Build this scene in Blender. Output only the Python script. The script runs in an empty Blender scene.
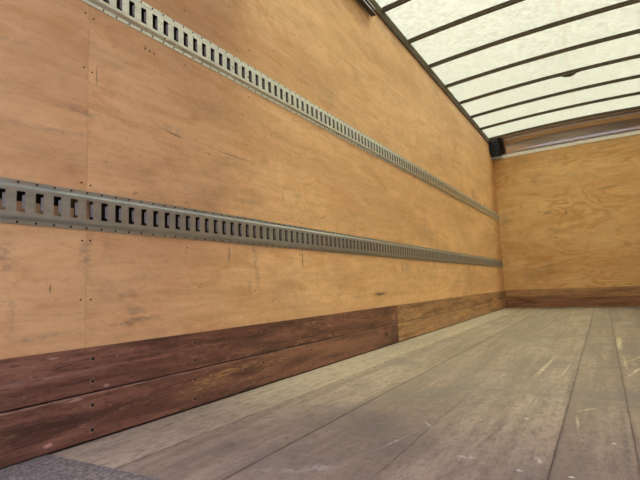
import bpy, bmesh, math, random
from mathutils import Matrix, Vector
random.seed(7)
S = bpy.context.scene
COL = S.collection

# ---------------------------------------------------------------- camera
cam_d = bpy.data.cameras.new('camera'); cam = bpy.data.objects.new('camera', cam_d); COL.objects.link(cam)
cam_d.sensor_width = 36.0; cam_d.lens = 454.5 / 640 * 36.0; cam_d.clip_start = 0.02; cam_d.clip_end = 500
RX, RY, RZ = 1.6782, 0.0428, 0.5561
cam.matrix_world = (Matrix.Translation((1.3754, 0.0, 0.4350)) @ Matrix.Rotation(RZ, 4, 'Z')
                    @ Matrix.Rotation(RY, 4, 'Y') @ Matrix.Rotation(RX, 4, 'X'))
S.camera = cam

# ---------------------------------------------------------------- sky, sun, exposure
W = bpy.data.worlds.new('sky'); S.world = W; W.use_nodes = True
bg = W.node_tree.nodes['Background']
bg.inputs['Color'].default_value = (0.93, 0.90, 1.0, 1); bg.inputs['Strength'].default_value = 1.0
_t = W.node_tree                                     # bright overcast sky, brighter overhead than at the horizon
_c = _t.nodes.new('ShaderNodeTexCoord'); _s = _t.nodes.new('ShaderNodeSeparateXYZ'); _r = _t.nodes.new('ShaderNodeValToRGB')
_t.links.new(_c.outputs['Generated'], _s.inputs[0]); _t.links.new(_s.outputs['Z'], _r.inputs[0]); _t.links.new(_r.outputs[0], bg.inputs['Color'])
_r.color_ramp.elements[0].position = 0.0; _r.color_ramp.elements[0].color = (0.04, 0.036, 0.05, 1)
_m = _r.color_ramp.elements.new(0.5); _m.color = (0.24, 0.23, 0.30, 1)
_r.color_ramp.elements[1].position = 0.9; _r.color_ramp.elements[1].color = (0.95, 0.90, 1.15, 1)
sd = bpy.data.lights.new('sun', 'SUN'); sd.energy = 5.6; sd.angle = math.radians(3); sd.color = (1.0, 0.95, 0.82)
sun = bpy.data.objects.new('sun', sd); COL.objects.link(sun)
sun.rotation_euler = (math.radians(-4), math.radians(22), 0)      # shines from ahead of the truck, down on the roof
VS = S.view_settings
VS.view_transform = 'Standard'; VS.look = 'None'; VS.gamma = 1.0; VS.use_curve_mapping = False
VS.exposure = 1.38
S.cycles.max_bounces = 14; S.cycles.diffuse_bounces = 8; S.cycles.glossy_bounces = 5; S.cycles.transmission_bounces = 6
S.cycles.use_denoising = True
S.cycles.sample_clamp_indirect = 8

# ---------------------------------------------------------------- sizes (metres)
DEPTH = 7.95; WIDTH = 2.50; REAR = 0.46
ROOF_SIDE = 2.752; ROOF_RISE = 0.045
BOARD_MID = 0.1467; BOARD_TOP = 0.2845
PLY = -0.011                       # surface of the left plywood; the boards stand proud of it
def roof_z(x): return ROOF_SIDE + ROOF_RISE * (1 - ((x - WIDTH / 2) / (WIDTH / 2)) ** 2)

# ---------------------------------------------------------------- node helpers
def mat(name):
    m = bpy.data.materials.new(name); m.use_nodes = True
    nt = m.node_tree; nt.nodes.clear()
    out = nt.nodes.new('ShaderNodeOutputMaterial')
    return m, nt, out
class G:
    def __init__(s, nt): s.nt = nt
    def put(s, n, key, v):
        if v is None: return
        if isinstance(v, bpy.types.NodeSocket): s.nt.links.new(v, n.inputs[key])
        else:
            if isinstance(v, tuple) and len(v) == 3 and n.inputs[key].type == 'RGBA': v = v + (1,)
            n.inputs[key].default_value = v
    def node(s, t, **k):
        n = s.nt.nodes.new(t)
        for a, v in k.items(): setattr(n, a, v)
        return n
    def math(s, op, a, b=None, c=None):
        n = s.node('ShaderNodeMath', operation=op); s.put(n, 0, a); s.put(n, 1, b); s.put(n, 2, c); return n.outputs[0]
    def coord(s): return s.node('ShaderNodeTexCoord').outputs['Object']
    def sep(s, v):
        n = s.node('ShaderNodeSeparateXYZ'); s.put(n, 0, v); return n.outputs
    def vec(s, x, y, z=0.0):
        n = s.node('ShaderNodeCombineXYZ'); s.put(n, 0, x); s.put(n, 1, y); s.put(n, 2, z); return n.outputs[0]
    def noise(s, v, scale=1.0, detail=3.0, rough=0.55, dist=0.0, color=False):
        n = s.node('ShaderNodeTexNoise'); s.put(n, 'Vector', v); s.put(n, 'Scale', scale); s.put(n, 'Detail', detail)
        s.put(n, 'Roughness', rough); s.put(n, 'Distortion', dist); return n.outputs['Color' if color else 'Fac']
    def scale(s, v, sc, loc=(0, 0, 0)):
        n = s.node('ShaderNodeMapping'); s.put(n, 'Vector', v); s.put(n, 'Scale', sc); s.put(n, 'Location', loc); return n.outputs[0]
    def rng(s, v, a, b, c=0.0, d=1.0, smooth=True):
        n = s.node('ShaderNodeMapRange', interpolation_type='SMOOTHSTEP' if smooth else 'LINEAR')
        for i, x in enumerate((v, a, b, c, d)): s.put(n, i, x)
        return n.outputs[0]
    def mix(s, f, a, b, blend='MIX'):
        n = s.node('ShaderNodeMix', data_type='RGBA', blend_type=blend)
        s.put(n, 0, f); s.put(n, 6, a); s.put(n, 7, b); return n.outputs[2]
    def bsdf(s, out, color, rough=0.6, metal=0.0, bump=None, bs=0.3, bd=0.002, spec=0.5):
        n = s.node('ShaderNodeBsdfPrincipled'); s.put(n, 'Base Color', color); s.put(n, 'Roughness', rough); s.put(n, 'Metallic', metal)
        s.put(n, 'Specular IOR Level', spec)
        if bump is not None:
            b = s.node('ShaderNodeBump'); s.put(b, 'Height', bump); s.put(b, 'Strength', bs); s.put(b, 'Distance', bd)
            s.nt.links.new(b.outputs[0], n.inputs['Normal'])
        s.nt.links.new(n.outputs[0], out.inputs[0]); return n
    def mark(s, v, u0, v0, ru, rv, ang=0.0, grit=0.5):
        """ragged elliptical stain mask at (u0, v0)"""
        n = s.node('ShaderNodeMapping', vector_type='TEXTURE'); s.put(n, 'Vector', v)
        n.inputs['Location'].default_value = (u0, v0, 0); n.inputs['Rotation'].default_value = (0, 0, math.radians(ang))
        n.inputs['Scale'].default_value = (ru, rv, 1)
        l = s.node('ShaderNodeVectorMath', operation='LENGTH'); s.put(l, 0, n.outputs[0])
        return s.rng(l.outputs['Value'], 1.0, grit)

def plain(name, color, rough=0.5, metal=0.0, var=0.15, sc=30.0):
    m, nt, out = mat(name); g = G(nt); c = g.coord()
    f = g.noise(c, sc, 4)
    col = g.mix(g.rng(f, 0.3, 0.7), tuple(x * (1 - var) for x in color), tuple(min(1, x * (1 + var)) for x in color))
    g.bsdf(out, col, rough, metal, f, 0.1, 0.001); return m

def plywood(name, axis, light, dark, ringamt, marks, seam0, finamt=0.35, seed=0.0, scratches=()):
    m, nt, out = mat(name); g = G(nt); c = g.coord(); x, y, z = g.sep(c)
    u = y if axis == 'y' else x
    uv = g.vec(u, z, 0.0)
    # each sheet of plywood has its own figure
    pid = g.math('GREATER_THAN', u, seam0)
    uvp = g.vec(u, z, g.math('MULTIPLY_ADD', pid, 3.7, seed))
    fig = g.noise(g.scale(uvp, (0.75, 1.9, 1)), 1.0, 3.5, 0.5, 0.9)
    ring = g.math('MULTIPLY_ADD', g.math('SINE', g.math('MULTIPLY', fig, 78.0)), 0.5, 0.5)
    ring = g.math('POWER', ring, 2.2)
    where = g.rng(g.noise(g.scale(uvp, (0.9, 1.6, 1), (5, 2, 0)), 1.0, 2), 0.38, 0.56)
    ring = g.math('MULTIPLY', ring, where)
    broad = g.rng(g.noise(g.scale(uvp, (0.5, 2.2, 1), (9, 3, 0)), 1.3, 3, 0.55, 0.5), 0.3, 0.72)
    streak = g.rng(g.noise(g.scale(uvp, (1.6, 26, 1)), 1.5, 5, 0.65, 0.3), 0.38, 0.75)
    fine = g.noise(g.scale(uvp, (9, 170, 1)), 1.0, 3, 0.6)
    mid = tuple((a + b) / 2 for a, b in zip(light, dark))
    col = g.mix(broad, light, mid)
    col = g.mix(g.math('MULTIPLY', ring, ringamt), col, tuple(a * b for a, b in zip(dark, (1.0, 0.92, 0.8))))
    col = g.mix(g.math('MULTIPLY', streak, finamt), col, dark)
    col = g.mix(g.rng(fine, 0.55, 0.85, 0, 0.25), col, dark)
    mot = g.noise(g.scale(uvp, (2.6, 6.5, 1), (4, 4, 0)), 2.0, 6, 0.66, 0.6)
    col = g.mix(g.rng(mot, 0.46, 0.70, 0, 0.50), col, tuple(a * b for a, b in zip(mid, (0.88, 0.70, 0.58))))
    col = g.mix(g.rng(mot, 0.46, 0.28, 0, 0.30), col, tuple(min(0.95, a * b) for a, b in zip(light, (1.05, 1.08, 1.18))))
    grit = g.noise(g.scale(uvp, (34, 60, 1), (4, 4, 0)), 1.0, 4, 0.7)
    col = g.mix(g.rng(grit, 0.50, 0.72, 0, 0.28), col, tuple(0.8 * d for d in dark))
    # small dark flecks and knots
    fl = g.noise(g.scale(uvp, (20, 42, 1)), 1.0, 2)
    col = g.mix(g.rng(fl, 0.70, 0.78, 0, 0.45), col, tuple(0.35 * d for d in dark))
    # worn, grimy patches
    gr = g.rng(g.noise(g.scale(uvp, (1.3, 2.0, 1), (2, 8, 0)), 1.6, 5, 0.62), 0.52, 0.80, 0, 0.40)
    col = g.mix(gr, col, (0.26, 0.17, 0.12))
    jit = g.noise(g.scale(uv, (22, 22, 1)), 1.0, 3, 0.6, 0.0, True)
    jn = g.node('ShaderNodeVectorMath', operation='MULTIPLY_ADD')
    g.put(jn, 0, jit); jn.inputs[1].default_value = (0.05, 0.035, 0); g.put(jn, 2, uv)
    sub = g.node('ShaderNodeVectorMath', operation='SUBTRACT'); g.put(sub, 0, jn.outputs[0]); sub.inputs[1].default_value = (0.025, 0.0175, 0)
    uvj = sub.outputs[0]
    rag = g.rng(g.noise(g.scale(uv, (30, 60, 1)), 1.0, 4, 0.7), 0.38, 0.60, 0.15, 1.0)
    for (u0, v0, ru, rv, ang, amt, mc) in marks:
        k = g.math('MULTIPLY', g.mark(uvj, u0, v0, ru, rv, ang, 0.1), amt * 0.9)
        col = g.mix(g.math('MULTIPLY', k, rag), col, mc)
    for (u0, v0, ru, rv, ang, amt, mc) in scratches:
        col = g.mix(g.math('MULTIPLY', g.mark(uv, u0, v0, ru, rv, ang, 0.3), amt), col, mc)
    # butt joint between sheets
    d = g.math('ABSOLUTE', g.math('SUBTRACT', u, seam0))
    js = g.rng(d, 0.0030, 0.0008)
    broken = g.rng(g.noise(uv, 6.0, 3), 0.42, 0.58, 0.25, 1.0)
    col = g.mix(g.math('MULTIPLY', g.math('MULTIPLY', js, broken), 0.2), col, (0.12, 0.07, 0.045))
    g.bsdf(out, col, g.rng(broad, 0, 1, 0.50, 0.62), 0.0, g.math('ADD', fine, streak), 0.18, 0.0012, 0.35)
    return m

def kickwood(name, axis, a, b, scuff, scuffamt, seed, spots=(), chips=()):
    m, nt, out = mat(name); g = G(nt); c = g.coord(); x, y, z = g.sep(c)
    u = y if axis == 'y' else x
    v = g.vec(u, z, g.math('MULTIPLY_ADD', g.math('GREATER_THAN', z, BOARD_MID), 2.3, seed))
    n1 = g.rng(g.noise(g.scale(v, (1.1, 14, 1)), 1.4, 5, 0.62, 0.8), 0.32, 0.70)
    n2 = g.noise(g.scale(v, (7, 120, 1)), 1.0, 4, 0.65)
    col = g.mix(n1, a, b)
    col = g.mix(g.rng(n2, 0.50, 0.78, 0, 0.55), col, tuple(t * 0.38 for t in a))
    n5 = g.noise(g.scale(v, (1.0, 8, 1), (7, 7, 0)), 2.0, 6, 0.66)
    col = g.mix(g.rng(n5, 0.48, 0.66, 0, 0.75), col, tuple(t * 0.40 for t in a))
    n3 = g.noise(g.scale(v, (14, 70, 1), (3, 1, 0)), 1.0, 5, 0.7)
    n4 = g.noise(g.scale(v, (1.6, 6, 1), (1, 4, 0)), 1.0, 3)
    sc = g.math('MULTIPLY', g.rng(n3, 0.54, 0.68), g.rng(n4, 0.46, 0.66))
    col = g.mix(g.math('MULTIPLY', sc, scuffamt), col, scuff)
    # rubbed pale edges
    e = g.math('ABSOLUTE', g.math('SUBTRACT', z, BOARD_MID - 0.0035))
    chip = g.rng(g.noise(g.scale(v, (6, 30, 1)), 1.0, 4, 0.6), 0.35, 0.55, 0.2, 1.0)
    col = g.mix(g.math('MULTIPLY', g.math('MULTIPLY', g.rng(e, 0.004, 0.0015), chip), 0.55), col, (0.55, 0.38, 0.30))
    n6 = g.noise(g.scale(v, (55, 90, 1), (9, 1, 0)), 1.0, 3, 0.6)
    col = g.mix(g.rng(n6, 0.66, 0.76, 0, 0.55), col, (0.60, 0.42, 0.34))
    n7 = g.noise(g.scale(v, (26, 160, 1), (4, 4, 0)), 1.0, 5, 0.75)
    col = g.mix(g.rng(n7, 0.50, 0.64, 0, 0.6), col, tuple(t * 0.3 for t in a))
    for (u0, v0, ru, rv, ang, amt, mc) in spots:
        k = g.math('MULTIPLY', g.mark(g.vec(u, z, 0.0), u0, v0, ru, rv, ang, 0.1), amt)
        col = g.mix(g.math('MULTIPLY', k, g.rng(n7, 0.48, 0.60)), col, mc)
    for (u0, v0, ru, rv, amt, mc) in chips:
        jv = g.node('ShaderNodeVectorMath', operation='MULTIPLY_ADD'); g.put(jv, 0, g.noise(g.scale(g.vec(u, z, 0.0), (60, 90, 1)), 1.0, 3, 0.6, 0.0, True))
        jv.inputs[1].default_value = (0.02, 0.012, 0); g.put(jv, 2, g.vec(u, z, 0.0))
        col = g.mix(g.math('MULTIPLY', g.mark(jv.outputs[0], u0 + 0.01, v0 + 0.006, ru, rv, 0, 0.5), amt), col, mc)
    g.bsdf(out, col, g.rng(n1, 0, 1, 0.42, 0.6), 0.0, g.math('ADD', n2, n5), 0.35, 0.002, 0.4); return m

# ---------------------------------------------------------------- mesh helpers
def link(name, bm, m, parent=None, smooth=False):
    me = bpy.data.meshes.new(name); bmesh.ops.recalc_face_normals(bm, faces=bm.faces[:]); bm.to_mesh(me); bm.free()
    if m: me.materials.append(m)
    if smooth:
        for p in me.polygons: p.use_smooth = True
    o = bpy.data.objects.new(name, me); COL.objects.link(o)
    if parent: o.parent = parent
    return o
def box(bm, x0, x1, y0, y1, z0, z1, bev=0.0):
    v = [bm.verts.new((x, y, z)) for x in (x0, x1) for y in (y0, y1) for z in (z0, z1)]
    f = [bm.faces.new([v[i] for i in q]) for q in ((0, 1, 3, 2), (4, 6, 7, 5), (0, 4, 5, 1), (2, 3, 7, 6), (0, 2, 6, 4), (1, 5, 7, 3))]
    if bev: bmesh.ops.bevel(bm, geom=list({e for q in f for e in q.edges}), offset=bev, segments=2, affect='EDGES')
def sweep(bm, pts, y0, y1, closed=False):
    """profile of (x, z) points run along y"""
    a = [bm.verts.new((x, y0, z)) for x, z in pts]; b = [bm.verts.new((x, y1, z)) for x, z in pts]
    n = len(pts)
    for i in range(n if closed else n - 1):
        j = (i + 1) % n; bm.faces.new((a[i], a[j], b[j], b[i]))
    if closed: bm.faces.new(a); bm.faces.new(b[::-1])
def tag(o, label, cat, group=None):
    o['label'] = label; o['category'] = cat
    if group: o['group'] = group
    return o
def struct(o): o['kind'] = 'structure'; return o
def empty(name, loc):
    o = bpy.data.objects.new(name, None); COL.objects.link(o); o.location = loc; o.empty_display_size = 0.1; return o
def solid(o, t, off=-1.0):
    md = o.modifiers.new('thickness', 'SOLIDIFY'); md.thickness = t; md.offset = off; return o

# ---------------------------------------------------------------- materials
GREY = (0.20, 0.148, 0.135); DK = (0.05, 0.035, 0.03); PALE = (0.72, 0.50, 0.30)
left_marks = [
    (0.60, 0.56, 0.045, 0.075, 0, 0.55, GREY), (0.835, 0.575, 0.035, 0.10, 0, 0.55, GREY), (0.90, 0.62, 0.03, 0.04, 0, 0.3, GREY),
    (1.02, 0.385, 0.06, 0.022, 0, 0.6, GREY), (1.01, 0.352, 0.15, 0.014, 2, 0.75, (0.22, 0.13, 0.09)), (0.98, 0.44, 0.05, 0.04, 0, 0.3, GREY),
    (0.70, 0.33, 0.10, 0.014, 3, 0.5, GREY), (0.62, 0.40, 0.012, 0.10, 4, 0.35, GREY),
    (3.06, 0.382, 0.17, 0.022, 0, 0.95, DK), (2.70, 0.375, 0.10, 0.012, 0, 0.5, GREY),
    (1.485, 0.60, 0.016, 0.055, 0, 0.6, GREY), (1.67, 0.555, 0.025, 0.17, 8, 0.45, GREY), (1.62, 0.47, 0.018, 0.10, -6, 0.35, GREY),
    (2.06, 0.60, 0.02, 0.075, 0, 0.6, GREY), (2.2, 0.50, 0.012, 0.05, 0, 0.45, GREY), (1.80, 0.392, 0.05, 0.012, 10, 0.5, GREY),
    (3.52, 0.60, 0.02, 0.09, 0, 0.6, GREY), (3.62, 0.58, 0.02, 0.09, 0, 0.45, GREY), (3.9, 0.55, 0.03, 0.07, 0, 0.4, GREY),
    (0.80, 1.04, 0.12, 0.018, 0, 0.5, GREY), (0.55, 1.18, 0.22, 0.02, 8, 0.3, GREY), (0.70, 0.95, 0.25, 0.016, 5, 0.35, (0.25, 0.15, 0.13)),
    (1.17, 1.08, 0.10, 0.03, 0, 0.35, GREY), (1.50, 1.02, 0.12, 0.045, 6, 0.4, (0.25, 0.14, 0.09)), (1.62, 0.86, 0.14, 0.02, 5, 0.35, (0.25, 0.14, 0.09)),
    (2.05, 0.96, 0.10, 0.03, 0, 0.35, GREY), (2.7, 0.93, 0.12, 0.02, 0, 0.4, GREY), (2.9, 1.05, 0.2, 0.03, 0, 0.3, GREY),
    (5.2, 0.45, 0.25, 0.03, 0, 0.4, GREY), (6.3, 0.40, 0.3, 0.03, 0, 0.35, GREY), (6.0, 0.55, 0.1, 0.05, 0, 0.35, GREY),
    (0.78, 0.85, 0.04, 0.05, 0, 0.25, GREY), (1.3, 0.86, 0.10, 0.03, 0, 0.25, GREY), (1.9, 1.25, 0.15, 0.02, 0, 0.2, GREY),
]
scr = [
    (1.53, 1.057, 0.19, 0.0022, -1, 0.8, DK), (1.19, 1.066, 0.055, 0.0035, -8, 0.8, DK), (1.055, 1.365, 0.006, 0.010, 20, 0.9, DK),
    (1.075, 1.362, 0.006, 0.008, -20, 0.9, DK), (1.095, 1.362, 0.005, 0.008, 20, 0.9, DK), (0.863, 1.18, 0.0025, 0.05, 0, 0.6, DK),
    (1.486, 0.60, 0.003, 0.055, 0, 0.7, DK), (2.063, 0.60, 0.003, 0.07, 0, 0.7, DK), (0.725, 0.47, 0.003, 0.02, 0, 0.7, DK),
    (3.06, 0.380, 0.13, 0.007, 0, 0.85, DK), (3.52, 0.60, 0.006, 0.06, 0, 0.7, DK), (2.30, 0.86, 0.05, 0.003, 20, 0.7, DK),
    (1.90, 0.92, 0.005, 0.02, 10, 0.7, DK), (2.02, 0.91, 0.005, 0.015, -10, 0.7, DK),
]
M_LEFT = plywood('left_wall_plywood', 'y', (0.87, 0.580, 0.295), (0.52, 0.290, 0.138), 0.18, left_marks, 0.8337, 0.35, 1.0, scr)
back_marks = [
    (0.73, 1.48, 0.10, 0.035, 0, 0.75, GREY), (0.98, 1.445, 0.035, 0.07, 12, 0.8, GREY), (0.60, 1.50, 0.08, 0.03, 0, 0.5, GREY),
    (0.80, 1.075, 0.06, 0.016, 0, 0.95, DK), (0.55, 1.80, 0.15, 0.014, 0, 0.6, (0.22, 0.12, 0.05)), (0.95, 1.60, 0.10, 0.010, 0, 0.8, (0.2, 0.11, 0.05)),
    (1.55, 1.76, 0.30, 0.025, 0, 0.45, GREY), (0.35, 1.62, 0.03, 0.03, 0, 0.5, GREY), (0.3, 1.20, 0.04, 0.03, 0, 0.4, GREY),
    (1.25, 1.38, 0.20, 0.010, 0, 0.4, (0.2, 0.11, 0.05)), (1.7, 1.18, 0.25, 0.02, 0, 0.25, GREY),
]
M_BACK = plywood('front_wall_plywood', 'x', (0.98, 0.730, 0.355), (0.70, 0.400, 0.135), 0.6, back_marks, 9.0, 0.30, 12.3)
M_RIGHT = plywood('right_wall_plywood', 'y', (0.87, 0.580, 0.295), (0.52, 0.290, 0.138), 0.18, [], 0.8337, 0.4, 6.0)
M_KICK_NEAR = kickwood('dark_red_hardwood', 'y', (0.145, 0.066, 0.046), (0.33, 0.158, 0.105), (0.62, 0.40, 0.22), 0.5, 0.0,
    [(1.42, 0.105, 0.26, 0.022, 3, 0.95, (0.62, 0.42, 0.15)), (1.30, 0.07, 0.20, 0.03, 6, 0.8, (0.55, 0.36, 0.16)), (1.75, 0.10, 0.3, 0.03, 0, 0.6, (0.55, 0.33, 0.14)),
     (2.5, 0.08, 0.6, 0.05, 0, 0.5, (0.5, 0.28, 0.12)), (2.9, 0.22, 0.35, 0.05, 0, 0.6, (0.5, 0.28, 0.12)), (0.75, 0.215, 0.25, 0.008, 0, 0.7, (0.5, 0.36, 0.33)), (0.82, 0.05, 0.2, 0.02, 10, 0.5, (0.5, 0.3, 0.2))],
    [(0.722, 0.028, 0.016, 0.007, 0.8, (0.72, 0.42, 0.32)), (0.80, 0.135, 0.03, 0.005, 0.6, (0.6, 0.45, 0.38)), (0.90, 0.160, 0.012, 0.006, 0.6, (0.6, 0.45, 0.38)),
     (0.73, 0.268, 0.018, 0.004, 0.6, (0.55, 0.4, 0.32)), (3.10, 0.09, 0.05, 0.022, 0.75, (0.03, 0.02, 0.018)), (3.24, 0.10, 0.07, 0.05, 0.45, (0.05, 0.04, 0.03)), (3.25, 0.20, 0.05, 0.03, 0.4, (0.5, 0.3, 0.13))])
M_KICK_FAR = kickwood('golden_brown_hardwood', 'y', (0.34, 0.185, 0.090), (0.60, 0.370, 0.185), (0.66, 0.42, 0.18), 0.4, 5.0)
M_KICK_FRONT = kickwood('aged_brown_hardwood', 'x', (0.46, 0.265, 0.130), (0.68, 0.420, 0.215), (0.5, 0.3, 0.14), 0.3, 9.0)
M_KICK_FRONT_LOW = kickwood('dark_aged_hardwood', 'x', (0.31, 0.160, 0.088), (0.48, 0.260, 0.145), (0.5, 0.3, 0.14), 0.3, 9.0)
M_STEEL = None
def track_metal(name, color, rough, metal):
    m, nt, out = mat(name); g = G(nt); c = g.coord()
    n = g.noise(g.scale(c, (1, 6, 30)), 1.5, 4, 0.6); n2 = g.noise(c, 55, 4)
    col = g.mix(g.rng(n, 0.35, 0.7, 0, 0.6), color, tuple(x * 0.72 for x in color))
    col = g.mix(g.rng(n2, 0.62, 0.75, 0, 0.35), col, (0.12, 0.11, 0.09))
    g.bsdf(out, col, g.rng(n2, 0.3, 0.7, rough - 0.05, rough + 0.1), metal, n2, 0.08, 0.0006); return m
M_TRACK = track_metal('grey_galvanised_track', (0.43, 0.49, 0.49), 0.36, 0.75)
M_TRACK_TOP = track_metal('pale_galvanised_track', (0.72, 0.75, 0.68), 0.32, 0.75)
M_CHIP = plain('chipped_wood_rim', (0.34, 0.20, 0.15), 0.7, 0, 0.4, 300)
M_TONGUE = plain('dull_grey_steel', (0.20, 0.195, 0.185), 0.7, 0.1)
M_HOLE = plain('dark_screw_and_hole', (0.035, 0.032, 0.03), 0.5, 0.6)
M_SCREW = plain('worn_screw_steel', (0.02, 0.016, 0.015), 0.7, 0.0)
M_BOW = plain('olive_grey_roof_bow', (0.11, 0.092, 0.058), 0.85, 0.0)
M_BLACK = plain('black_painted_steel', (0.018, 0.018, 0.018), 0.45, 0.0)
M_RAILSTEEL = plain('bright_lip_highlight', (0.45, 0.43, 0.40), 0.3, 1.0)
M_CREAM = plain('cream_painted_strip', (0.90, 0.87, 0.78), 0.35, 0.7, 0.06)
m, nt, out = mat('brushed_aluminium_cap'); g = G(nt); c = g.coord()
n = g.noise(g.scale(c, (1.2, 9, 9)), 1.0, 3)
g.bsdf(out, g.mix(n, (0.50, 0.45, 0.46), (0.70, 0.66, 0.68)), 0.17, 0.95); M_COVE = m
M_CAVITY = plain('cavity_shade', (0.05, 0.045, 0.04), 0.8)  # near-black colour stands in for the shade inside the wall gaps
M_BODY = plain('white_body_panel', (0.7, 0.7, 0.7), 0.4)

m, nt, out = mat('translucent_roof_sheet'); g = G(nt); c = g.coord(); x, y, z = g.sep(c)
f = g.noise(g.scale(c, (1, 1, 1)), 26.0, 5, 0.7); f2 = g.noise(c, 2.5, 4)
fib = g.noise(g.scale(c, (8, 30, 1)), 1.5, 4, 0.6, 1.5)
col = g.mix(g.rng(f, 0.3, 0.7), (0.50, 0.555, 0.425), (0.80, 0.86, 0.69))
col = g.mix(g.rng(fib, 0.5, 0.75, 0, 0.35), col, (0.55, 0.58, 0.42))
st = g.rng(g.math('ABSOLUTE', g.math('ADD', g.math('SUBTRACT', x, 1.27), g.math('MULTIPLY', g.math('SUBTRACT', f2, 0.5), 0.10))), 0.03, 0.004, 0, 0.5)
col = g.mix(g.math('MULTIPLY', st, g.rng(f, 0.4, 0.6)), col, (0.60, 0.50, 0.28))
tr = g.node('ShaderNodeBsdfTranslucent'); g.put(tr, 'Color', col)
df = g.node('ShaderNodeBsdfDiffuse'); g.put(df, 'Color', (0.92, 0.92, 0.82))
mx = g.node('ShaderNodeMixShader'); mx.inputs[0].default_value = 0.35
rf = g.node('ShaderNodeBsdfRefraction'); g.put(rf, 'Color', col); g.put(rf, 'Roughness', 0.75); g.put(rf, 'IOR', 1.35)
m2 = g.node('ShaderNodeMixShader'); m2.inputs[0].default_value = 0.72; nt.links.new(tr.outputs[0], m2.inputs[1]); nt.links.new(rf.outputs[0], m2.inputs[2])
nt.links.new(m2.outputs[0], mx.inputs[1]); nt.links.new(df.outputs[0], mx.inputs[2]); nt.links.new(mx.outputs[0], out.inputs[0])
M_ROOF = m

# floor: grey, worn laminated hardwood
m, nt, out = mat('worn_grey_hardwood_floor'); g = G(nt); c = g.coord(); x, y, z = g.sep(c)
pidx = None
SEAMS = [0.268, 0.575, 0.885, 1.232, 1.405, 1.712, 2.02, 2.33]
acc = 0.0
for sx in SEAMS: acc = g.math('ADD', g.math('GREATER_THAN', x, sx), acc)
v = g.vec(x, y, g.math('MULTIPLY', acc, 1.9))
n1 = g.noise(g.scale(v, (9, 0.7, 1)), 1.2, 5, 0.6, 0.5)
n2 = g.noise(g.scale(v, (90, 4, 1)), 1.0, 4, 0.65)
n3 = g.noise(g.scale(c, (1, 1, 1)), 2.3, 6, 0.62, 0.4)
n4 = g.noise(g.scale(c, (3, 30, 1)), 3.0, 4, 0.6)
n5b = g.noise(g.scale(c, (1, 5, 1)), 1.0, 4, 0.6)
pv = g.noise(g.vec(acc, acc, 0.3), 1.7, 0)
col = g.mix(g.rng(n1, 0.3, 0.7), (0.355, 0.290, 0.222), (0.225, 0.182, 0.138))
col = g.mix(g.math('MULTIPLY', g.math('LESS_THAN', x, 0.268), 0.45), col, (0.56, 0.47, 0.36))  # paler, less worn wall plank; tint also makes up for dim near light
col = g.mix(g.rng(pv, 0.3, 0.7, 0, 0.3), col, (0.16, 0.135, 0.108))
col = g.mix(g.rng(n2, 0.52, 0.8, 0, 0.45), col, (0.19, 0.155, 0.125))
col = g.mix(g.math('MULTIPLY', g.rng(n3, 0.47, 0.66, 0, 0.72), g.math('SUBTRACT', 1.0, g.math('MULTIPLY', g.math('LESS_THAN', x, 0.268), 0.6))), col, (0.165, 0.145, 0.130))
n8 = g.noise(g.scale(c, (34, 9, 1)), 1.0, 6, 0.74)
col = g.mix(g.rng(n8, 0.46, 0.62, 0, 0.50), col, (0.17, 0.136, 0.112))
n9 = g.noise(g.scale(c, (70, 26, 1)), 1.0, 5, 0.75)
col = g.mix(g.rng(n9, 0.48, 0.66, 0, 0.48), col, (0.13, 0.105, 0.082))
col = g.mix(g.rng(n4, 0.50, 0.75, 0, 0.18), col, (0.50, 0.42, 0.32))
sm = None
for sx, wd in ((0.268, 0.5), (0.575, 0.8), (1.232, 0.75), (1.405, 0.55)):
    k = g.rng(g.math('ABSOLUTE', g.math('SUBTRACT', g.math('MULTIPLY_ADD', g.math('SUBTRACT', n5b, 0.5), 0.010, x), sx)), 0.009, 0.0015, 0.0, wd)
    sm = k if sm is None else g.math('MAXIMUM', sm, k)
col = g.mix(g.math('MULTIPLY', sm, g.rng(n8, 0.35, 0.6, 0.3, 0.9)), col, (0.13, 0.10, 0.085))
n5 = g.noise(g.scale(c, (40, 12, 1)), 1.0, 5, 0.7)
col = g.mix(g.math('MULTIPLY', g.rng(n5, 0.60, 0.70), g.rng(n3, 0.42, 0.30, 0, 0.5)), col, (0.58, 0.52, 0.44))
xy = g.vec(x, y, 0.0)
rag = g.rng(g.noise(g.scale(c, (60, 30, 1)), 1.0, 4, 0.7), 0.36, 0.62, 0.1, 1.0)
FD = (0.13, 0.11, 0.10); FL = (0.66, 0.54, 0.36); FW = (0.70, 0.68, 0.64); FS = (0.11, 0.10, 0.10)
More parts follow.
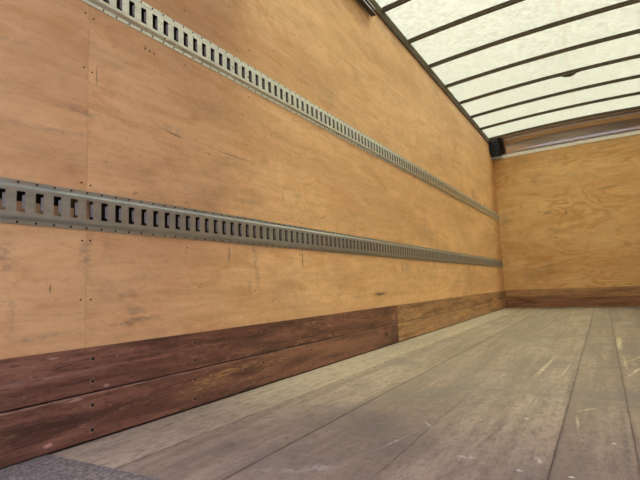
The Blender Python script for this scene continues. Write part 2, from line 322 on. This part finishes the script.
for (a, b, ra, rb, ang, amt, mc) in [
    (0.42, 1.01, 0.05, 0.10, 0, 0.65, FS), (0.08, 1.074, 0.016, 0.035, 0, 0.9, (0.12, 0.07, 0.05)), (0.50, 1.30, 0.10, 0.25, 0, 0.3, FS),
    (0.72, 1.40, 0.10, 0.16, 0, 0.35, FS), (0.80, 1.15, 0.14, 0.12, 20, 0.35, FS), (1.0, 2.6, 0.25, 0.5, 0, 0.25, FS), (0.9, 1.75, 0.10, 0.4, -20, 0.3, FS),
    (0.78, 1.85, 0.15, 0.35, -30, 0.4, FS), (1.15, 1.9, 0.02, 0.45, -2, 0.6, FD), (1.07, 1.45, 0.012, 0.25, -6, 0.6, FD), (1.29, 1.3, 0.02, 0.30, -3, 0.4, FD),
    (1.395, 2.1, 0.025, 0.5, 0, 0.4, FD), (1.22, 2.2, 0.018, 0.7, 0, 0.7, FD), (1.385, 1.5, 0.012, 0.5, 0, 0.7, FD), (0.57, 1.6, 0.012, 1.0, 0, 0.5, FD),
    (1.092, 2.60, 0.007, 0.48, -2.5, 0.9, FL), (1.078, 2.50, 0.005, 0.30, -3, 0.7, FL), (1.425, 3.6, 0.022, 0.50, -1, 0.9, FL), (1.46, 2.55, 0.012, 0.22, -14, 0.8, FL),
    (1.50, 3.0, 0.012, 0.30, -18, 0.7, FL), (1.185, 2.55, 0.007, 0.30, -3, 0.5, FL), (1.27, 1.60, 0.006, 0.13, 4, 0.7, FL), (1.29, 1.78, 0.006, 0.08, -40, 0.7, FL),
    (1.43, 2.8, 0.010, 0.3, 0, 0.5, FL), (1.05, 3.3, 0.05, 0.12, 40, 0.6, FD), (0.95, 3.9, 0.10, 0.18, 40, 0.4, FD),
    (1.17, 1.165, 0.010, 0.012, 0, 1.0, FW), (1.275, 1.175, 0.011, 0.007, 0, 1.0, FW), (1.29, 1.45, 0.008, 0.01, 0, 0.8, FW), (1.36, 1.45, 0.008, 0.01, 0, 0.8, FW),
    (1.13, 1.60, 0.009, 0.01, 0, 0.9, FW), (1.2, 1.25, 0.012, 0.03, 20, 0.7, FW), (0.93, 1.45, 0.012, 0.016, 0, 0.85, FD), (0.84, 1.25, 0.003, 0.15, -14, 0.75, FW),
    (0.87, 1.42, 0.004, 0.05, 40, 0.7, FW), (0.74, 0.98, 0.06, 0.03, 30, 0.25, FW), (0.68, 0.93, 0.10, 0.02, 20, 0.2, FW), (1.04, 1.2, 0.03, 0.02, 0, 0.5, FW)]:
    k = g.math('MULTIPLY', g.mark(xy, a, b, ra, rb, ang, 0.15), amt)
    col = g.mix(g.math('MULTIPLY', k, rag), col, mc)
g.bsdf(out, col, g.rng(n3, 0.3, 0.7, 0.75, 0.62), 0.0, g.math('ADD', n2, n4), 0.25, 0.0015, 0.12)
M_FLOOR = m

m, nt, out = mat('gritty_dark_steel'); g = G(nt); c = g.coord()
n1 = g.noise(c, 120, 4, 0.7); n2 = g.noise(c, 14, 5, 0.6)
col = g.mix(g.rng(n1, 0.35, 0.7), (0.09, 0.082, 0.080), (0.32, 0.285, 0.27))
col = g.mix(g.rng(n2, 0.4, 0.7, 0, 0.4), col, (0.10, 0.10, 0.10))
g.bsdf(out, col, 0.7, 0.1, n1, 0.8, 0.003); M_PLATE = m
M_ASPHALT = plain('asphalt', (0.10, 0.10, 0.10), 0.9, 0, 0.2, 60)

# ---------------------------------------------------------------- the box body
bm = bmesh.new()                    # three bands of plywood; the cargo tracks bridge the open gaps between them
for z0, z1 in ((0.268, 0.7164 - 0.054), (0.7164 + 0.054, 1.4835 - 0.054), (1.4835 + 0.054, 2.70)):
    box(bm, PLY - 0.012, PLY, REAR, DEPTH, z0, z1)
struct(link('wall_left', bm, M_LEFT))
WL = bpy.data.objects['wall_left']
bm = bmesh.new(); box(bm, WIDTH, WIDTH + 0.03, REAR, DEPTH, -0.05, 2.70); struct(link('wall_right', bm, M_RIGHT))
bm = bmesh.new()
# front wall plywood, its head slightly arched under the metal cap
n = 16; lo = []; hi = []
for i in range(n + 1):
    x = PLY - 0.03 + (WIDTH + 0.06 - PLY) * i / n
    zt = 2.466 + 0.012 * (1 - ((x - 1.25) / 1.25) ** 2)
    lo.append((x, -0.05)); hi.append((x, zt))
for y0, y1 in ((DEPTH, DEPTH + 0.03),):
    A = [bm.verts.new((x, y0, z)) for x, z in lo]; B = [bm.verts.new((x, y0, z)) for x, z in hi]
    C = [bm.verts.new((x, y1, z)) for x, z in lo]; D = [bm.verts.new((x, y1, z)) for x, z in hi]
    for i in range(n):
        bm.faces.new((A[i], A[i + 1], B[i + 1], B[i])); bm.faces.new((C[i], D[i], D[i + 1], C[i + 1])); bm.faces.new((B[i], B[i + 1], D[i + 1], D[i]))
        bm.faces.new((A[i], C[i], C[i + 1], A[i + 1]))
    bm.faces.new((A[0], B[0], D[0], C[0])); bm.faces.new((A[n], C[n], D[n], B[n]))
struct(link('wall_front', bm, M_BACK))
# outer skins, so light only enters by the roof and the open rear
bm = bmesh.new(); box(bm, PLY - 0.09, PLY - 0.062, REAR, DEPTH + 0.08, -0.25, 2.75); struct(link('wall_outer_left', bm, M_CAVITY))
bm = bmesh.new(); box(bm, PLY - 0.030, PLY - 0.013, REAR, 0.80, 0.662, 0.722); box(bm, PLY - 0.0125, PLY - 0.062, 0.815, 0.852, 0.27, 2.6)
struct(link('wall_backing', bm, M_LEFT))
bm = bmesh.new(); box(bm, PLY - 0.061, PLY - 0.012, REAR, REAR + 0.03, 0.0, 2.7); struct(link('wall_end', bm, M_BODY))
bm = bmesh.new(); box(bm, PLY - 0.09, WIDTH + 0.06, 7.655, DEPTH + 0.08, 2.802, 2.82); struct(link('wall_outer_top', bm, M_BODY))
bm = bmesh.new(); box(bm, WIDTH + 0.031, WIDTH + 0.06, REAR, DEPTH + 0.08, -0.25, 2.75); struct(link('wall_outer_right', bm, M_BODY))
bm = bmesh.new(); box(bm, PLY - 0.03, WIDTH + 0.03, DEPTH + 0.031, DEPTH + 0.08, -0.25, 2.80); struct(link('wall_outer_front', bm, M_BODY))

# floor: planks with narrow grooves between them
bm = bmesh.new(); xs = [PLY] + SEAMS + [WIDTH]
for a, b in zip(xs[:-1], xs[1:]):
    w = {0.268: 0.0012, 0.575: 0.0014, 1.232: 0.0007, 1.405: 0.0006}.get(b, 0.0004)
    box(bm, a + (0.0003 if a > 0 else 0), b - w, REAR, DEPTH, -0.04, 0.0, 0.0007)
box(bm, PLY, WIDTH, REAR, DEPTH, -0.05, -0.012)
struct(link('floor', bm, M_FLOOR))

# gritty steel plate across the rear sill, its inner edge slightly skewed
bm = bmesh.new()
q = [(PLY, 0.30), (WIDTH, 0.30), (WIDTH, 0.724 + 0.063 * WIDTH), (PLY, 0.724)]
a = [bm.verts.new((x, y, 0.0005)) for x, y in q]; b = [bm.verts.new((x, y, 0.0040)) for x, y in q]
bm.faces.new(a); bm.faces.new(b[::-1])
for i in range(4): bm.faces.new((a[i], a[(i + 1) % 4], b[(i + 1) % 4], b[i]))
tag(link('sill_plate', bm, M_PLATE), 'gritty dark grey metal plate across the near end of the wooden floor', 'plate')

# roof sheet
bm = bmesh.new(); n = 24; ya, yb = REAR, 7.655
A = []; B = []
for i in range(n + 1):
    x = WIDTH * i / n; A.append(bm.verts.new((x, ya, roof_z(x)))); B.append(bm.verts.new((x, yb, roof_z(x))))
for i in range(n): bm.faces.new((A[i], A[i + 1], B[i + 1], B[i]))
struct(link('ceiling', bm, M_ROOF, smooth=True))

# side rails under the roof edge
for nm, s in (('trim_1', 0), ('trim_2', 1)):
    X = lambda x: x if s == 0 else WIDTH - x
    bm = bmesh.new(); sweep(bm, [(X(a), b) for a, b in [(-0.04, 2.672), (0.003, 2.672), (0.010, 2.724), (0.010, 2.750), (-0.04, 2.765)]], REAR, DEPTH, True)
    struct(link(nm, bm, M_BOW))

# ---------------------------------------------------------------- roof bows
BOW0, BOWS = 3.381, 0.6033
def bow_mesh():
    bm = bmesh.new(); n = 24; rings = []
    prof = [(-0.022, -0.002), (-0.015, -0.002), (-0.012, -0.031), (0.012, -0.031), (0.015, -0.002), (0.022, -0.002), (0.022, -0.0005), (-0.022, -0.0005)]
    for i in range(n + 1):
        x = 0.012 + (WIDTH - 0.024) * i / n
        rings.append([bm.verts.new((x, a, roof_z(x) + b - 0.0005)) for a, b in prof])
    k = len(prof)
    for r, s in zip(rings[:-1], rings[1:]):
        for i in range(k): bm.faces.new((r[i], r[(i + 1) % k], s[(i + 1) % k], s[i]))
    bm.faces.new(rings[0]); bm.faces.new(rings[-1][::-1])
    return bm
ordn = {6: 'second', 5: 'third', 4: 'fourth', 3: 'fifth', 2: 'sixth', 1: 'seventh', 0: 'eighth'}
first = None
for i in range(7, -1, -1):
    if first is None: first = o = link('roof_bow', bow_mesh(), M_BOW)
    else: o = first.copy(); COL.objects.link(o)
    o.location = (0, BOW0 + BOWS * i, 0)
    if i == 7: lb = 'dark roof bow along the top of the metal cap, nearest the front wall'
    elif i == 4: lb = 'dark arched roof bow with a small dark fitting hanging from it'
    elif i == 0: lb = 'dark arched roof bow crossing the top edge of the photo beside the door track end'
    else: lb = 'plain dark arched roof bow under the translucent roof, %s out from the front wall' % ordn[i]
    tag(o, lb, 'roof bow', 'arched bows under the translucent roof')

# small dark fitting on the fourth bow
YB = BOW0 + BOWS * 4; ZB = roof_z(1.26) - 0.0325
r = empty('light_fitting', (1.26, YB, ZB)); tag(r, 'small dark oval fitting hanging under a roof bow', 'light fitting')
bm = bmesh.new()
bmesh.ops.create_uvsphere(bm, u_segments=20, v_segments=10, radius=1.0, matrix=Matrix.Diagonal((0.075, 0.045, 0.030, 1)))
for v in bm.verts:
    if v.co.z > -0.004: v.co.z = -0.004
M_FIT = plain('dark_grey_plastic', (0.10, 0.11, 0.10), 0.4)
link('housing', bm, M_FIT, r, True)
bm = bmesh.new(); box(bm, -0.11, 0.11, -0.012, 0.012, -0.004, -0.0005, 0.001); link('mounting_strip', bm, M_BOW, r)

# ---------------------------------------------------------------- front cap (curved metal panel above the front wall)
r = empty('front_cap', (1.25, 7.9, 2.6)); tag(r, 'curved brushed metal cap panel above the plywood front wall', 'cap panel')
XO, YO, ZO = 1.25, 7.9, 2.6
bm = bmesh.new(); nx, na = 26, 14; grid = []
for i in range(nx + 1):
    x = 0.125 + (WIDTH - 0.25) * i / nx; row = []
    zt = roof_z(x) - 0.026; zb = 2.530 + 0.012 * (1 - ((x - 1.25) / 1.25) ** 2)
    for k in range(na + 1):
        t = math.pi / 2 * k / na
        row.append(bm.verts.new((x - XO, 7.637 + 0.303 * math.sin(t) - YO, zb + (zt - zb) * math.cos(t) - ZO)))
    grid.append(row)
for a, b in zip(grid[:-1], grid[1:]):
    for k in range(na): bm.faces.new((a[k], b[k], b[k + 1], a[k + 1]))
solid(link('curved_panel', bm, M_COVE, r, True), 0.002, 1.0)
bm = bmesh.new(); grid = []
for i in range(nx + 1):
    x = 0.125 + (WIDTH - 0.25) * i / nx; ar = 0.012 * (1 - ((x - 1.25) / 1.25) ** 2)
    grid.append([bm.verts.new((x - XO, yy - YO, zz + ar - ZO)) for yy, zz in ((7.946, 2.462), (7.932, 2.466), (7.932, 2.520), (7.938, 2.528), (7.946, 2.528))])
for a, b in zip(grid[:-1], grid[1:]):
    for k in range(4): bm.faces.new((a[k], b[k], b[k + 1], a[k + 1]))
link('lower_lip', bm, M_CREAM, r)

# corner bracket at the left end of the cap
r = empty('corner_bracket', (0.06, 7.80, 2.60)); tag(r, 'black corner bracket where the left wall, roof and front cap meet', 'bracket')
ox, oy, oz = 0.06, 7.80, 2.60
bm = bmesh.new()
box(bm, 0.0 - ox, 0.118 - ox, 7.74 - oy, 7.945 - oy, 2.475 - oz, 2.735 - oz, 0.006)
box(bm, 0.0 - ox, 0.014 - ox, 7.62 - oy, 7.74 - oy, 2.50 - oz, 2.735 - oz, 0.003)
link('body', bm, M_BLACK, r)
bm = bmesh.new(); box(bm, 0.002 - ox, 0.16 - ox, 7.715 - oy, 7.735 - oy, 2.425 - oz, 2.455 - oz, 0.004)
box(bm, 0.145 - ox, 0.175 - ox, 7.705 - oy, 7.73 - oy, 2.432 - oz, 2.462 - oz, 0.006)
link('latch_bar', bm, M_TRACK, r)

# ---------------------------------------------------------------- logistic tracks on the left wall
def e_track(z0, m, label, y_first):
    ya, yb = REAR + 0.01, 7.925
    root = empty('cargo_track', (PLY, ya, z0)); tag(root, label, 'cargo track', 'slotted steel cargo tracks on the left wall')
    P = 0.0508; face = 0.0125; fz = 0.0405; hw = 0.0115; hz = 0.0295
    bm = bmesh.new()
    L = yb - ya
    T = 0.0018
    for s in (1, -1):      # flanges and slopes, closed sections (x, z) relative to the plywood
        o_ = [(0.0025, s * 0.0635), (0.0025, s * 0.0510), (face - 0.002, s * (fz + 0.004)), (face, s * fz)]
        i_ = [(face - T, s * fz), (face - 0.002 - T, s * (fz + 0.004)), (0.0025 - T, s * 0.0515), (0.0025 - T, s * 0.0635)]
        sweep(bm, o_ + i_, 0, L, True)
    cuts = []; k = math.ceil((ya - y_first) / P)
    while y_first + k * P + hw < yb - 0.004:
        yc = y_first + k * P - ya
        if yc - hw > 0.004: cuts.append(yc)
        k += 1
    prev = 0.0
    for yc in cuts + [None]:
        e = L if yc is None else yc - hw
        box(bm, face - T, face, prev, e, -fz, fz)
        if yc is None: break
        for a, b in ((-fz, -hz), (hz, fz)): box(bm, face - T, face, yc - hw, yc + hw, a, b)
        prev = yc + hw
    link('track_body', bm, m, root)
    bm = bmesh.new()       # folded tongue inside every slot
    for yc in cuts:
        q = [(face - 0.0004, yc + hw + 0.0005, 0.0215), (face - 0.0050, yc + hw - 0.0060, 0.0195), (face - 0.0065, yc + hw - 0.0056, 0.0195), (face - 0.0016, yc + hw + 0.0005, 0.0215)]
        lo = [bm.verts.new((x, y, -z)) for x, y, z in q]; hi = [bm.verts.new((x, y, z)) for x, y, z in q]
        bm.faces.new(lo); bm.faces.new(hi[::-1])
        for i in range(4): bm.faces.new((lo[i], lo[(i + 1) % 4], hi[(i + 1) % 4], hi[i]))
    tg = link('slot_tongues', bm, M_TONGUE, root); tg['kind'] = 'stuff'
    # dark discs added for empty screw holes: hundred nearest each a part, far together
    spots = []
    for i, yc in enumerate(cuts):
        for s in (1, -1): spots.append((yc - 0.004, s * 0.0572))
    def scr(bm, y, z):
        bmesh.ops.create_cone(bm, cap_ends=True, segments=10, radius1=0.0034, radius2=0.0024, depth=0.002,
                              matrix=Matrix.Translation((0.0042, y, z)) @ Matrix.Rotation(math.pi / 2, 4, 'Y'))
    lim = 0
    vis = [q for q in spots if q[0] + ya > (0.50 if z0 < 1 else 0.88)]
    bm = bmesh.new(); scr(bm, 0, 0); s0 = link('screw', bm, M_HOLE, root); s0.location = (0, vis[0][0], vis[0][1])
    for y, z in vis[1:100]:
        c = s0.copy(); COL.objects.link(c); c.parent = root; c.location = (0, y, z)
    bm = bmesh.new()
    for y, z in vis[100:]: scr(bm, y, z)
    o = link('far_holes', bm, M_HOLE, root); o['kind'] = 'stuff'
    return root
e_track(0.7164, M_TRACK, 'lower of the two slotted steel cargo tracks, duller grey, nearer the floor boards', 0.6334)
e_track(1.4835, M_TRACK_TOP, 'upper of the two slotted steel cargo tracks, paler metal, running from the top left', 0.6334)

# ---------------------------------------------------------------- kick boards
def board(name, label, m, x0, x1, y0, y1, z0, z1, screws, axis):
    org = ((x0 + x1) / 2, (y0 + y1) / 2, z0)
    bm = bmesh.new(); box(bm, x0, x1, y0, y1, z0, z1, 0.0018)
    o = link(name, bm, m); tag(o, label, 'kick board', 'hardwood kick boards around the floor')
    s0 = None
    for u, z in screws:
        if s0 is None:
            bm = bmesh.new(); bmesh.ops.create_cone(bm, cap_ends=True, segments=14, radius1=0.0062, radius2=0.0056, depth=0.0022)
            # the chipped pale rim of the countersink
            rim = bmesh.ops.create_cone(bm, cap_ends=True, segments=14, radius1=0.0084, radius2=0.0078, depth=0.0007, matrix=Matrix.Translation((0.0008, -0.0008, 0)))
            for f in {f for v in rim['verts'] for f in v.link_faces}: f.material_index = 1
            s0 = c = link('screw', bm, M_SCREW, o); s0.data.materials.append(M_CHIP)
        else: c = s0.copy(); COL.objects.link(c); c.parent = o
        if axis == 'y': c.location = (x1 + 0.0005, u, z); c.rotation_euler = (0, math.pi / 2, 0)
        else: c.location = (u, y0 - 0.0005, z); c.rotation_euler = (math.pi / 2, 0, 0)
    return o
JOINT = 3.331
near = [0.853 + 0.4155 * k for k in range(6)]; far = [3.42 + 0.4064 * 2 * k for k in range(6)]
board('kick_board', 'upper dark red-brown kick board on the near half of the left wall', M_KICK_NEAR, PLY, 0.0, REAR, JOINT, BOARD_MID + 0.0022, BOARD_TOP, [(u, z) for u in near for z in (0.2495, 0.181)], 'y')
board('kick_board', 'lower dark red-brown kick board resting along the near floor edge', M_KICK_NEAR, PLY, 0.0, REAR, JOINT, 0.007, BOARD_MID - 0.0022, [(u, z) for u in near for z in (0.109, 0.0355)], 'y')
board('kick_board', 'upper golden brown kick board on the far half of the left wall', M_KICK_FAR, PLY, -0.001, JOINT + 0.002, DEPTH - 0.014, BOARD_MID + 0.0022, BOARD_TOP - 0.001, [(u, z) for u in far for z in (0.2495, 0.181)], 'y')
board('kick_board', 'lower golden brown kick board along the far floor edge of the left wall', M_KICK_FAR, PLY, -0.001, JOINT + 0.002, DEPTH - 0.014, 0.007, BOARD_MID - 0.0022, [(u, z) for u in far for z in (0.109, 0.0355)], 'y')
fx = [0.35 + 0.6 * k for k in range(4)]
board('kick_board', 'upper brown kick board across the foot of the front wall', M_KICK_FRONT, PLY, WIDTH, DEPTH - 0.013, DEPTH, BOARD_MID + 0.006, BOARD_TOP, [(u, z) for u in fx for z in (0.25, 0.18)], 'x')
board('kick_board', 'lower darker kick board across the foot of the front wall', M_KICK_FRONT_LOW, PLY, WIDTH, DEPTH - 0.013, DEPTH, 0.010, BOARD_MID - 0.006, [(u, z) for u in fx for z in (0.11, 0.035)], 'x')

# screws in the plywood: pairs at the sheet joints, single rows on the studs between
s0 = None; cnt = 0
for k in range(0, 9):
    yy = 0.8337 + 0.4064 * k
    for z in (0.438, 0.621, 0.806, 1.19, 1.38, 1.62, 1.9):
        offs = (-0.014, 0.016) if k % 3 == 0 else (0.008,)
        for d in offs:
            if cnt >= 96: continue
            if k % 3 and random.random() < 0.25: continue
            if s0 is None:
                bm = bmesh.new(); bmesh.ops.create_cone(bm, cap_ends=True, segments=10, radius1=0.0032, radius2=0.0026, depth=0.0012)
                s0 = c = link('screw', bm, M_HOLE, WL)
            else: c = s0.copy(); COL.objects.link(c); c.parent = WL
            c.location = (PLY + 0.0004, yy + d + random.uniform(-.004, .004), z + random.uniform(-.006, .006)); c.rotation_euler = (0, math.pi / 2, 0)
            cnt += 1

# ---------------------------------------------------------------- roll-up door track, its end showing at the top of the left wall
r = empty('door_track', (0.0, 1.8, 2.6)); tag(r, 'dark steel door track ending high on the left wall under the roof rail', 'door track')
bm = bmesh.new()
y0, y1 = REAR + 0.02 - 1.8, 3.16 - 1.8
box(bm, 0.004, 0.007, y0, y1, -0.030, 0.030); box(bm, 0.004, 0.040, y0, y1, -0.030, -0.027); box(bm, 0.004, 0.040, y0, y1, 0.027, 0.030)
link('channel', bm, M_BLACK, r)
bm = bmesh.new(); box(bm, 0.037, 0.040, y0, y1, -0.0265, -0.010, 0.001); box(bm, 0.037, 0.040, y0, y1, 0.014, 0.0265, 0.001); link('lip', bm, M_RAILSTEEL, r)  # brighter steel lips stand in for the highlight along the dark channel
bm = bmesh.new(); box(bm, PLY, 0.006, 2.40 - 1.8, 2.46 - 1.8, -0.02, 0.06, 0.002); link('hanger', bm, M_BLACK, r)

# open roll-up door stored flat under the roof between its tracks, behind the top of the picture
r = empty('roll_up_door', (1.25, 1.7, 2.62)); tag(r, 'open white roll-up door lying flat under the roof', 'door')
yy = REAR + 0.05
first_p = None
for k in range(3):
    if first_p is None:
        bm = bmesh.new(); box(bm, -1.185, 1.185, 0.0, 0.385, -0.010, 0.010, 0.003); first_p = p = link('door_panel', bm, M_BODY, r)
    else: p = first_p.copy(); COL.objects.link(p); p.parent = r
    p.location = (0, yy + 0.39 * k - 1.7, 0)

# ground outside
bm = bmesh.new(); box(bm, -30, 30, -40, 40, -1.10, -1.0); struct(link('ground', bm, M_ASPHALT))
